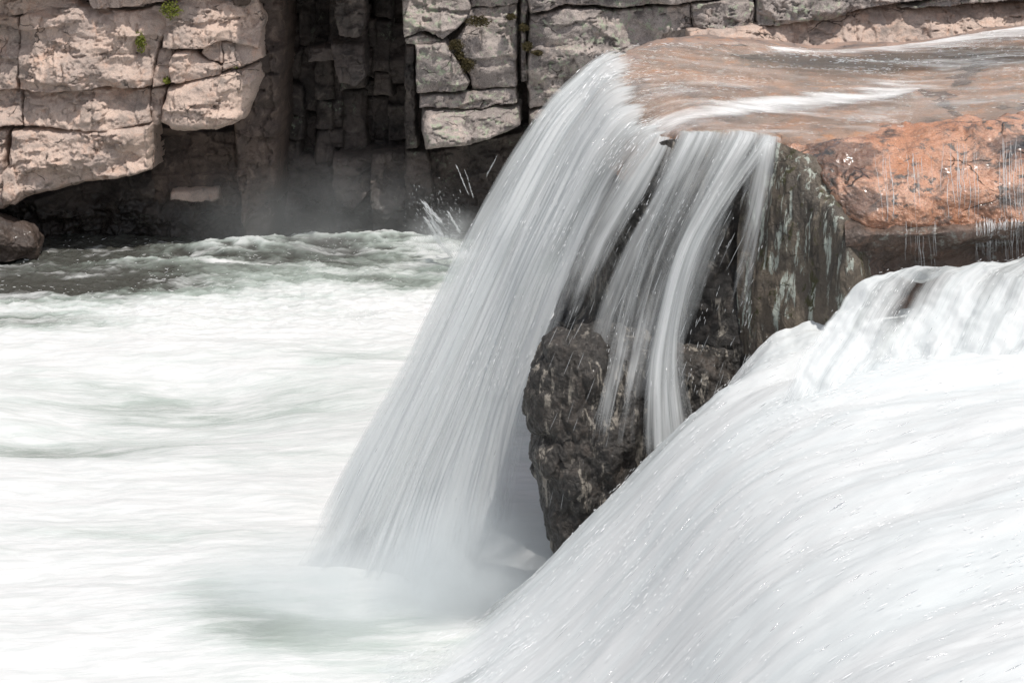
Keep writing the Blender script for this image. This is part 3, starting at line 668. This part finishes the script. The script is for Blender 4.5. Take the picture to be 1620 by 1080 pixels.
def trickle(surface, x0, x1, y0, y1, count, label, seed, rr=.0024, ln=(.35, 1.0), out=.002):
    V = GRID[surface]; px, py = proj(V); rg = np.random.RandomState(seed); ps = []; rs = []
    nu, nv = V.shape[:2]; jm = nv//2; ok = np.where((px[:, jm] > x0) & (px[:, jm] < x1))[0]
    for q in range(count):
        i = int(np.clip(rg.normal(ok.mean(), len(ok)/3.0), ok[0], ok[-1]))
        jj = np.where((py[i] > y0) & (py[i] < y1))[0]
        if len(jj) < 6: continue
        L = max(6, int(len(jj)*rg.uniform(*ln))); a = jj[0] if rg.rand() < .45 else jj[-1]-L if rg.rand() < .5 else jj[0]+int((len(jj)-L)*rg.rand())
        tt = np.linspace(0, 1, L); ii = np.clip(i+np.round(2.2*noise(np.stack([tt*1.5, tt*0+q*1.7, tt*0], -1))+rg.normal(0, .8)*tt).astype(int), 0, nu-1)
        p = V[ii, np.arange(a, a+L)].copy()
        for c_ in range(3):
            k_ = np.ones(7)/7; p[:, c_] = np.convolve(np.pad(p[:, c_], 3, mode='edge'), k_, 'valid')
        p[:, 1] -= out; p[:, 2] += out*.6; ps.append(p); rs.append(rr*rg.uniform(.35, 1.2))
    threads(ps, rs, 'trickle', M_thread, label, 'trickle', GT)
trickle('orange_front', 1575, 1640, 215, 350, 22, 'broad broken trickle on the orange rock at the right edge of the picture', 11)
trickle('orange_front', 1490, 1560, 225, 350, 14, 'narrow trickle glinting down the middle of the orange rock', 12)
trickle('orange_front', 1385, 1475, 240, 352, 16, 'pale trickle low on the left part of the orange rock', 13)
trickle('lower_step', 1430, 1480, 352, 445, 14, 'short white trickle dripping off the shaded step', 14, rr=.0024, ln=(.6, .98), out=.05)
trickle('lower_step', 1540, 1640, 345, 430, 60, 'wide lacy trickle pouring off the step at the right edge of the picture', 16, rr=.0028, ln=(.5, .98), out=.05)
veil('water_veil', [
 [(1060, 208, 14.16), (1050, 230, 14.02), (1010, 310, 13.86), (960, 400, 13.74), (920, 500, 13.6), (895, 600, 13.45), (880, 700, 13.3)],
 [(1130, 208, 14.06), (1122, 228, 13.92), (1082, 310, 13.72), (1040, 400, 13.6), (1005, 500, 13.5), (985, 600, 13.35), (975, 700, 13.2)],
 [(1222, 214, 13.96), (1220, 236, 13.80), (1196, 320, 13.62), (1160, 410, 13.52), (1125, 510, 13.45), (1105, 600, 13.35), (1100, 690, 13.25)],
], [.42, .38, .34, .32, .28, .18, .05], 'wide thin grey veil lying behind the brighter bands of falling water', group=GV, seed=5, con=1.6, edge=.2, broad=1.2)
# the small cascade that joins the rapids
veil('cascade', [
 [(1450, 446, 13.15), (1395, 446, 13.0), (1345, 468, 12.9), (1305, 505, 12.7), (1272, 555, 12.45), (1248, 610, 12.2), (1225, 670, 12.0)],
 [(1520, 432, 13.15), (1470, 432, 13.02), (1420, 452, 12.9), (1378, 500, 12.65), (1342, 560, 12.38), (1308, 615, 12.15), (1280, 670, 11.9)],
 [(1600, 420, 13.15), (1555, 420, 13.04), (1505, 442, 12.9), (1465, 500, 12.6), (1430, 560, 12.3), (1392, 618, 12.0), (1360, 675, 11.75)],
 [(1700, 408, 13.15), (1650, 408, 13.05), (1595, 432, 12.9), (1558, 490, 12.55), (1520, 555, 12.22), (1480, 618, 11.9), (1445, 680, 11.6)],
 [(1840, 396, 13.15), (1790, 398, 13.05), (1730, 422, 12.9), (1690, 485, 12.5), (1650, 550, 12.15), (1600, 620, 11.8), (1560, 690, 11.5)],
 [(2050, 380, 13.15), (2000, 380, 13.05), (1930, 410, 12.9), (1880, 480, 12.5), (1830, 550, 12.1), (1780, 620, 11.7), (1740, 700, 11.4)],
], lambda s, t: 1.15-.55*gauss(s, t, .42, .28, .22, .12)-.35*gauss(s, t, .30, .55, .2, .10)-.5*sstep(.1, 0, t), 'small foaming cascade spilling over the step into the near rapids', seed=20, edge=.02, nu=320, nv=320, con=2.4, lo=.82, hi=.92, broad=1.6, lump=.16, fade=(.80, .98), group=None)
# ------------------------------------------------------------------ film of water over the ledge top
def film():
    mid = [tuple((.45*a[i]+.55*b[i]) for i in range(3)) for a, b in zip(top_rows[0], top_rows[1])]
    rows = [[(c[0], c[1]-2.0, c[2]) for c in r] for r in [mid]+top_rows[1:]]
    V = pxnet(rows, 420, 160); n = normals(V)
    if n[..., 2].mean() < 0: n = -n
    X, Y = V[..., 0], V[..., 1]
    rid = fbm(np.stack([X*.8, Y*3, 0*X], -1), 5, .5)
    V = V + n*(.018+.02*rid)[..., None]
    V[..., 2] -= .12*sstep(.86, 1, np.linspace(0, 1, 160))[None]
    px, py = proj(V)
    def band(pts, wd, soft=1.0):
        pts = np.array(pts, float); yc = np.interp(px, pts[:, 0], pts[:, 1]); wv = np.interp(px, pts[:, 0], wd, left=0, right=0)
        return np.clip(1-np.abs(py-yc)/(wv+.01), 0, 1)*(wv > .3)
    q = np.stack([X*1.3, Y*5, 0*X], -1); nn = fbm(q, 4)
    px0 = px; py0 = py; py = py+14*nn
    f1 = band([(960, 222), (1030, 203), (1090, 182), (1180, 170), (1280, 160), (1400, 146), (1460, 140)], [24, 24, 22, 20, 18, 14, 0])
    f2 = band([(1180, 82), (1360, 70), (1480, 62), (1620, 46), (1900, 22)], [0, 18, 26, 22, 20])
    foam = np.maximum(sstep(0, 1, f1), sstep(0, 1, f2))*(.85+.5*nn)
    edge = 0*foam
    ch = sstep(0, .6, band([(1150, 88), (1300, 98), (1400, 98), (1620, 84), (1900, 60)], [0, 18, 20, 22, 22]))   # deep olive channel
    t = T('sliding_film_of_water'); u = t.n('UVMap', uv_map='flow').outputs[0]
    s1 = t.noise(t.mapping(u, (1.2, 6, 1)), 1, 6, .7, .5); s2 = t.noise(t.mapping(u, (6, 48, 1), loc=(3, 1, 0)), 1, 5, .75, .6)
    f = t.attr('foam'); s = t.math('ADD', t.math('MULTIPLY', s1, .5), t.math('MULTIPLY', s2, .5))
    f = t.math('ADD', f, t.math('MULTIPLY', t.math('SUBTRACT', t.noise(t.mapping(u, (.7, 2.2, 1), loc=(9, 2, 0)), 1, 4, .6, 1.0), .52), 1.5))
    a = t.math('ADD', f, t.math('MULTIPLY', t.math('SUBTRACT', s, .50), 2.5), clamp=True)  # white streaks are foam, and also reflections painted in as colour
    a = t.math('MULTIPLY', a, .93); ed = t.attr('ends')
    wht = t.n('BsdfPrincipled', {'Base Color': (.84, .83, .82), 'Roughness': .5, 'Normal': t.bump(s, .6, .03)})
    chn = t.attr('deep')
    tp = t.n('BsdfTransparent', {'Color': t.mix(chn, (.93, .87, .79), (.34, .29, .18))})
    gl = t.n('BsdfGlossy', {'Color': (1, 1, 1), 'Roughness': .16, 'Normal': t.bump(t.math('ADD', s, t.noise(t.mapping(u, (9, 30, 1)), 1, 4, .7)), .8, .06)})
    fr = t.n('Fresnel', {'IOR': 1.33}).outputs[0]
    clear = t.n('MixShader', {0: t.math('MINIMUM', t.math('ADD', t.math('MULTIPLY', fr, .5), .03), .20), 1: tp.outputs[0], 2: gl.outputs[0]})
    m = t.n('MixShader', {0: a, 1: clear.outputs[0], 2: wht.outputs[0]})
    m = t.n('MixShader', {0: ed, 1: m.outputs[0], 2: t.n('BsdfTransparent').outputs[0]})
    ends = np.broadcast_to(sstep(.80, .97, np.linspace(0, 1, 160))[None], X.shape)
    wq = np.stack([X*.5, Y*.9, 0*X+2], -1)
    uv = np.stack([X+.0*Y, Y+.22*X+.35*fbm(wq, 3)], -1)
    tag(mesh_from_grid('river_film', V, t.done(m.outputs[0]), uv=uv, attrs={'foam': foam, 'deep': ch, 'ends': ends}), kind='structure')
film()

# ------------------------------------------------------------------ foreground rapids
def rapids():
    xs = np.concatenate([np.linspace(-2.2, 4.2, 560)]); ys = np.linspace(6.0, 13.6, 460)
    X, Y = np.meshgrid(xs, ys, indexing='ij')
    fx = np.interp(xs, [-2.2, -1.2, -.66, -.2, .2, .45, .78, 1.05, 1.38, 1.7, 2.05, 2.6, 3.1, 4.2], [-.35, -.05, .06, .34, .68, .93, 1.27, 1.60, 1.90, 2.08, 2.2, 2.33, 2.42, 2.5])
    k = np.hanning(41); k /= k.sum(); fx = np.convolve(np.pad(fx, 20, mode='edge'), k, 'valid')
    Z = fx[:, None] + 0*Y
    q = np.stack([X*.45, Y*1.2, 0*X], -1)
    # near side bows down and lags, so the chute curves towards the viewer
    Z = Z - .03*np.clip(12-Y, 0, 6)*sstep(2.2, 0, X) + .15*fbm(q*np.array((1, .9, 1)), 4, .5)*sstep(-.8, .5, X) + .045*fbm(np.stack([X*.8+.3*Y, Y*3.5+.5*X, 0*X+3], -1), 5, .6)
    Z = Z + .035*sstep(12.6, 13.1, Y)*fbm(np.stack([X*6, Y*6, 0*X], -1), 4)
    m = 0*Y; m2 = sstep(12.6, 12.9, Y)*sstep(1.25, 1.5, X); Z = Z + .04*m2
    Z = Z - .5*sstep(13.35, 13.6, Y) - .35*sstep(12.85, 13.4, Y)*sstep(1.9, 1.3, X)
    V = np.stack([X, Y, Z], -1)
    # flow runs with -x and turns towards the viewer where it drops
    arc = np.concatenate([[0], np.cumsum(np.hypot(np.diff(xs), np.diff(fx)))])
    U = arc[:, None] + 0*Y; W = Y - .28*U + .03*U*U*.2
    Uc = U + .9*m*(Y-12.2)
    Wc = W*(1-.65*m) + .65*m*(X*1.2-.5*Y)
    uv = np.stack([Uc, Wc], -1)
    dens = 1.5+.7*fbm(q*1.5, 3) - .75*gauss(X, Y, -.35, 12.75, .5, .6)
    dens = dens - .7*sstep(0, -.6, X+.25*noise(q*3)) - 1.2*sstep(-.7, -1.5, X+.25*noise(q*3))
    px, py = proj(V)
    thin = 0
    edge = (sstep(12.5, 13.05, Y+.25*fbm(np.stack([X*.8, Y*7, 0*X], -1), 3))*.85*sstep(2.2, 1.2, X))
    dens = dens - thin*1.2 - edge
    mm = silk_mat('foreground_rapids', .5, .45, .86, .92, bump=.34, con=2.0, transl=.25, spark=1.3, broad=1.0, fine=.06, mid=.24)
    o = mesh_from_grid('rapids', V, mm, uv=uv, attrs={'dens': dens})
    tag(o, kind='structure')
    # wet rock bed under the rapids
    Vb = V[::4, ::4].copy(); Vb[..., 2] -= .16+.04*fbm(Vb*2, 4)+.9*sstep(.6, -.6, Vb[..., 0])
    tag(mesh_from_grid('river_bed', Vb, M_pillar, attrs={'wet': np.ones(Vb.shape[:2])*.8}), kind='structure')
rapids()

# ------------------------------------------------------------------ mist hanging in the air
def mist(name, c, sz, dens, label, scale=.8, zf=1.0, col=(.945, .97, .98)):
    """one closed ellipsoid of spray, denser towards the middle"""
    u = np.linspace(0, math.pi, 25); v = np.linspace(0, 2*math.pi, 49)
    U, W = np.meshgrid(u, v, indexing='ij')
    V = np.stack([np.sin(U)*np.cos(W), np.sin(U)*np.sin(W), np.cos(U)], -1)*np.array(sz)
    t = T(name+'_air'); pos = t.n('TexCoord').outputs['Object']
    L = t.n('VectorMath', {0: t.mapping(pos, tuple(1/x for x in sz))}, operation='LENGTH').outputs['Value']
    f = t.ramp(L, 1.0, .15)
    n = t.ramp(t.noise(pos, scale, 3, .55, .5), .25, .7)
    d = t.math('MULTIPLY', t.math('MULTIPLY', f, t.math('ADD', n, .15)), dens)
    p = t.n('VolumePrincipled', {'Color': col, 'Density': d, 'Anisotropy': .2})
    t.t.links.new(p.outputs[0], t.out.inputs['Volume'])
    o = mesh_from_grid(name, V, t.m); o.location = c
    return tag(o, label, 'mist', kind='stuff')
mist('mist', P(500, 345, 24.9), (2.4, 1.1, 1.0), .32, 'grey spray drifting in front of the dark cleft')
mist('mist', P(500, 965, 13.7), (1.5, .95, .70), 2.8, 'dense spray round the foot of the waterfall', 1.6)
mist('mist', P(715, 372, 24.0), (.75, .6, .42), 1.1, 'small puff of splash behind the upper curtain', 2.0)
mist('mist', P(600, 1090, 12.9), (1.35, .9, .5), 2.2, 'low spray drifting towards the viewer below the waterfall', 1.4)
mist('mist', P(765, 900, 13.75), (1.1, .7, .70), 4.6, 'spray between the curtain of water and the boulder', 1.6)

# ------------------------------------------------------------------ drops thrown up, others set as glints on the water
def drops(name, pos, dirs, L, Rr, label, mat, n=6):
    """slender tapered drops, one mesh of many (they cannot be counted)"""
    pos = np.asarray(pos, float); d = np.asarray(dirs, float); d /= np.linalg.norm(d, axis=1)[:, None]
    a = np.cross(d, (0.3, .9, .2)); a /= np.linalg.norm(a, axis=1)[:, None]; b = np.cross(d, a)
    L = np.asarray(L)[:, None]; Rr = np.asarray(Rr)[:, None]
    ring = []; N = len(pos)
    prof = [(-.5, .05), (-.3, .8), (0, 1), (.3, .7), (.5, .05)]
    for (u, r) in prof:
        for k in range(n):
            th = 2*math.pi*k/n
            ring.append(pos + d*L*u + (a*math.cos(th)+b*math.sin(th))*Rr*r)
    V = np.stack(ring, 1); f = []
    for i in range(len(prof)-1):
        for k in range(n):
            f.append((i*n+k, i*n+(k+1) % n, (i+1)*n+(k+1) % n, (i+1)*n+k))
    f = np.array(f); F = (f[None]+np.arange(N)[:, None, None]*len(prof)*n).reshape(-1, 4)
    o = raw_mesh(name, V.reshape(-1, 3), F, mat)
    return tag(o, label, 'spray', kind='stuff')
tm = T('bright_water_glint')
d1 = tm.n('BsdfPrincipled', {'Base Color': (.92, .93, .94), 'Roughness': .28, 'Specular IOR Level': 1.0, 'Coat Weight': .6, 'Coat Roughness': .12})
M_glint = tm.done(d1.outputs[0])  # near-white drops that stand in for sun glints on the water
tm = T('blurred_spray'); d1 = tm.n('BsdfPrincipled', {'Base Color': (.8, .82, .83), 'Roughness': .5}); tp = tm.n('BsdfTransparent')
M_spray = tm.done(tm.n('MixShader', {0: .38, 1: tp.outputs[0], 2: d1.outputs[0]}).outputs[0])
def on_surface(name, count, seed, keep=None, lift=.012):
    rg = np.random.RandomState(seed); V = []; D = []
    for o in [o for o in scene.objects if o.name.split('.')[0] == name and o.type == 'MESH']:
        me = o.data; nv = len(me.vertices); co = np.empty(nv*3, np.float32); me.vertices.foreach_get('co', co); co = co.reshape(-1, 3)
        nf = len(me.polygons); lv = np.empty(len(me.loops), np.int32); me.loops.foreach_get('vertex_index', lv); lv = lv.reshape(-1, 4)
        luv = np.empty(len(me.loops)*2, np.float32); me.uv_layers[0].data.foreach_get('uv', luv); luv = luv.reshape(-1, 4, 2)
        p = co[lv]; c = p.mean(1); ar = np.linalg.norm(np.cross(p[:, 2]-p[:, 0], p[:, 3]-p[:, 1]), axis=1)
        w = ar.copy()
        if keep is not None:
            px, py = proj(c); w *= keep(c, px, py)
        if w.sum() <= 0: continue
        i = rg.choice(nf, count, p=w/w.sum())
        # flow direction: where u grows while v stays
        e1 = p[i, 1]-p[i, 0]; e2 = p[i, 3]-p[i, 0]; t1 = luv[i, 1]-luv[i, 0]; t2 = luv[i, 3]-luv[i, 0]
        det = t1[:, 0]*t2[:, 1]-t2[:, 0]*t1[:, 1]; det = np.where(np.abs(det) < 1e-9, 1e-9, det)
        d = (e1*t2[:, 1:2]-e2*t1[:, 1:2])/det[:, None]
        nn = np.cross(e1, e2); nn /= np.linalg.norm(nn, axis=1)[:, None]+1e-9
        tocam = np.array((0, 0, CAMH))-c[i]; nn *= np.sign((nn*tocam).sum(1))[:, None]
        V.append(c[i]+(rg.rand(count, 1)-.5)*e1+nn*lift*rg.rand(count, 1)*2); D.append(d)
    return np.concatenate(V), np.concatenate(D), rg
def clump(c, f=1.3, lo=.0): return sstep(lo, lo+.35, fbm(c*f, 3))
v, d, rg = on_surface('rapids', 2400, 3, lambda c, px, py: (px > 560)*(px < 1660)*(py < 1110)*(.15+clump(c, 1.2))*(.5+1.5*sstep(300, 0, py-(1080-(px-640)*.75))))
drops('water_spray', v, d, .015+.05*rg.rand(len(v))**3, .0009+.0016*rg.rand(len(v))**2, 'bright drops set as glints along the near rapids', M_glint)
v, d, rg = on_surface('water_curtain', 600, 5, lambda c, px, py: (px > 560)*(py < 620)*(.1+clump(c, 1.5)))
drops('water_spray', v, d, .02+.08*rg.rand(len(v))**3, .0011+.0018*rg.rand(len(v))**2, 'bright drops set as glints on the upper curtain of the waterfall', M_glint)
v, d, rg = on_surface('water_veil', 60, 9, lambda c, px, py: (py < 620)*(.1+clump(c, 2.5)))
drops('water_spray', v, d, .015+.05*rg.rand(len(v))**3, .0007+.0010*rg.rand(len(v))**2, 'bright drops set as glints on the thin veils', M_glint)
v, d, rg = on_surface('cascade', 500, 6, lambda c, px, py: (px < 1640)*(.1+clump(c, 1.5)))
drops('water_spray', v, d, .015+.04*rg.rand(len(v))**3, .0008+.0012*rg.rand(len(v))**2, 'bright drops set as glints on the small cascade', M_glint)
v, d, rg = on_surface('river_film', 1500, 7, lambda c, px, py: (px > 940)*(px < 1640)*(.1+clump(c*np.array((.6, 1.5, 1)), 2)), .006)
drops('water_spray', v, d, .015+.05*rg.rand(len(v))**3, .0008+.0010*rg.rand(len(v))**2, 'glints on the water sliding over the pink ledge', M_glint)
v, d, rg = on_surface('river_water', 700, 8, lambda c, px, py: (px > 0)*(px < 720)*(py > 378)*(py < 520)*(.05+clump(c, 1.5)), .03)
drops('water_spray', v, d, .015+.05*rg.rand(len(v))**3, .0012+.0022*rg.rand(len(v))**2, 'small bright drops set as glints on the choppy water below the cliff', M_glint)
# streaks of spray flung off the back of the fall
rg = np.random.RandomState(11); pts = []; dd = []; LL = []; RR = []
for (x, y, x2, y2, r) in [(668, 318, 698, 352, .022), (675, 333, 699, 374, .026), (672, 345, 694, 378, .020), (684, 372, 714, 404, .024), (709, 336, 727, 366, .012), (722, 262, 740, 305, .006), (736, 270, 748, 310, .006), (788, 244, 770, 278, .006)]:
    a = P(x, y, 24.2+rg.rand()*.3); b = P(x2, y2, 24.2+rg.rand()*.3); L0 = np.linalg.norm(b-a)
    for q_ in range(int(10+r*4200)):
        f = rg.beta(1.3, 1.0); pts.append(a+(b-a)*f+rg.randn(3)*r*.55); dd.append((b-a)/L0+rg.randn(3)*.12); LL.append(rg.uniform(.02, .11)); RR.append(rg.uniform(.0015, .0055)*(1 if r > .01 else .6))
for k in range(420):
    g_ = rg.rand()**.6; x = 735-95*g_*rg.rand()-10*rg.rand(); y = 398-120*g_*rg.rand()**1.5; a = P(x, y, 24+rg.rand()*.6); ang = rg.normal(-.95, .4)
    pts.append(a); dd.append((math.cos(ang), 0, math.sin(ang))); LL.append(rg.uniform(.008, .05)); RR.append(rg.uniform(.0015, .0045))
drops('water_spray', pts, dd, LL, RR, 'drops of spray flung up behind the waterfall in front of the dark cliff', M_spray)
# loose threads of water in front of the boulder and hollow
pts = []; dd = []; LL = []; RR = []
for k in range(130):
    x = rg.uniform(870, 1190); y = rg.uniform(300, 800); 
    if y > 800-(x-900)*.55: continue
    Y0 = 13.1+.1*rg.rand(); sl_ = -.75+.55*(y/800.) + rg.normal(0, .05)
    a = P(x, y, Y0); L = rg.uniform(.04, .22)
    pts.append(a); dd.append((sl_, -.1, -1)); LL.append(L); RR.append(rg.uniform(.0007, .0017))
drops('water_spray', pts, dd, LL, RR, 'loose threads of falling water in front of the dark boulder', M_spray)

# ------------------------------------------------------------------ moss and small plants on the cliffs
def tuft(name, c, sz, n, cols, label, cat, group, leaf=.03, seed=0):
    rg = np.random.RandomState(seed)
    u = rg.randn(n, 3); u /= np.linalg.norm(u, axis=1)[:, None]; rr = rg.rand(n, 1)**.4
    wob = 1+.45*fbm(u*1.7+seed, 3)[:, None]*2
    p = u*rr*wob*np.array(sz)
    a = rg.randn(n, 3); a /= np.linalg.norm(a, axis=1)[:, None]; b = np.cross(a, rg.randn(n, 3)); b /= np.linalg.norm(b, axis=1)[:, None]
    l = leaf*(.5+rg.rand(n, 1))
    V = np.stack([p-a*l*.5, p+b*l*.3+u*l*.15, p+a*l*.5, p-b*l*.3], 1)
    t = T(name+'_leaf_'+str(seed)); r_ = t.attr('tone')
    cc = t.mix(r_, cols[0], cols[1])
    pb = t.n('BsdfPrincipled', {'Base Color': cc, 'Roughness': .7}); tl = t.n('BsdfTranslucent', {'Color': cc})
    m = t.done(t.n('MixShader', {0: .3, 1: pb.outputs[0], 2: tl.outputs[0]}).outputs[0])
    o = raw_mesh(name, V.reshape(-1, 3), np.arange(n*4).reshape(-1, 4), m, attrs={'tone': np.repeat(rg.rand(n), 4)})
    o.location = c; return tag(o, label, cat, group)
MC = ((.045, .038, .014), (.11, .085, .03)); GC = ((.14, .17, .03), (.32, .34, .06))
for k, (x, y, w, h, lab) in enumerate([
  (757, 34, .16, .07, 'dark olive moss cushion in the upper joint of the grey cliff, the widest clump'),
  (722, 72, .09, .08, 'dark moss clump on the slanting crack above the bright triangular block'),
  (738, 103, .11, .09, 'dark round moss clump low on the slanting crack beside the triangular block'),
  (727, 88, .06, .06, 'small dark moss clump midway down the slanting crack'),
  (834, 74, .07, .06, 'moss clump low in the upright crack nearest the waterfall'),
  (829, 44, .06, .05, 'moss clump in the middle of the upright crack'),
  (850, 84, .07, .03, 'flat moss tongue on the right lip of the upright crack'),
  (808, 27, .06, .035, 'thin moss strip at the top left of the upright crack')]):
    tuft('moss_clump', P(x, y, 25.45), (w, .10, h), 900, MC, lab, 'moss', 'dark moss clumps on the grey cliff', .022, 40+k)
for k, (x, y, w, h, lab) in enumerate([
  (270, 16, .13, .11, 'bright green plant growing at the top of the pink buttress'),
  (222, 64, .06, .14, 'upright yellow green moss strip in the crack of the pink buttress'),
  (370, 106, .07, .03, 'small green tuft in the joint at the right of the pink buttress'),
  (264, 128, .05, .04, 'tiny green tuft where two joints of the pink buttress cross')]):
    tuft('cliff_plant', P(x, y, 25.05 if k < 1 else 25.12), (w, .07, h), 420 if k < 2 else 200, GC, lab, 'plant', 'small green plants on the pink buttress', .03, 60+k)
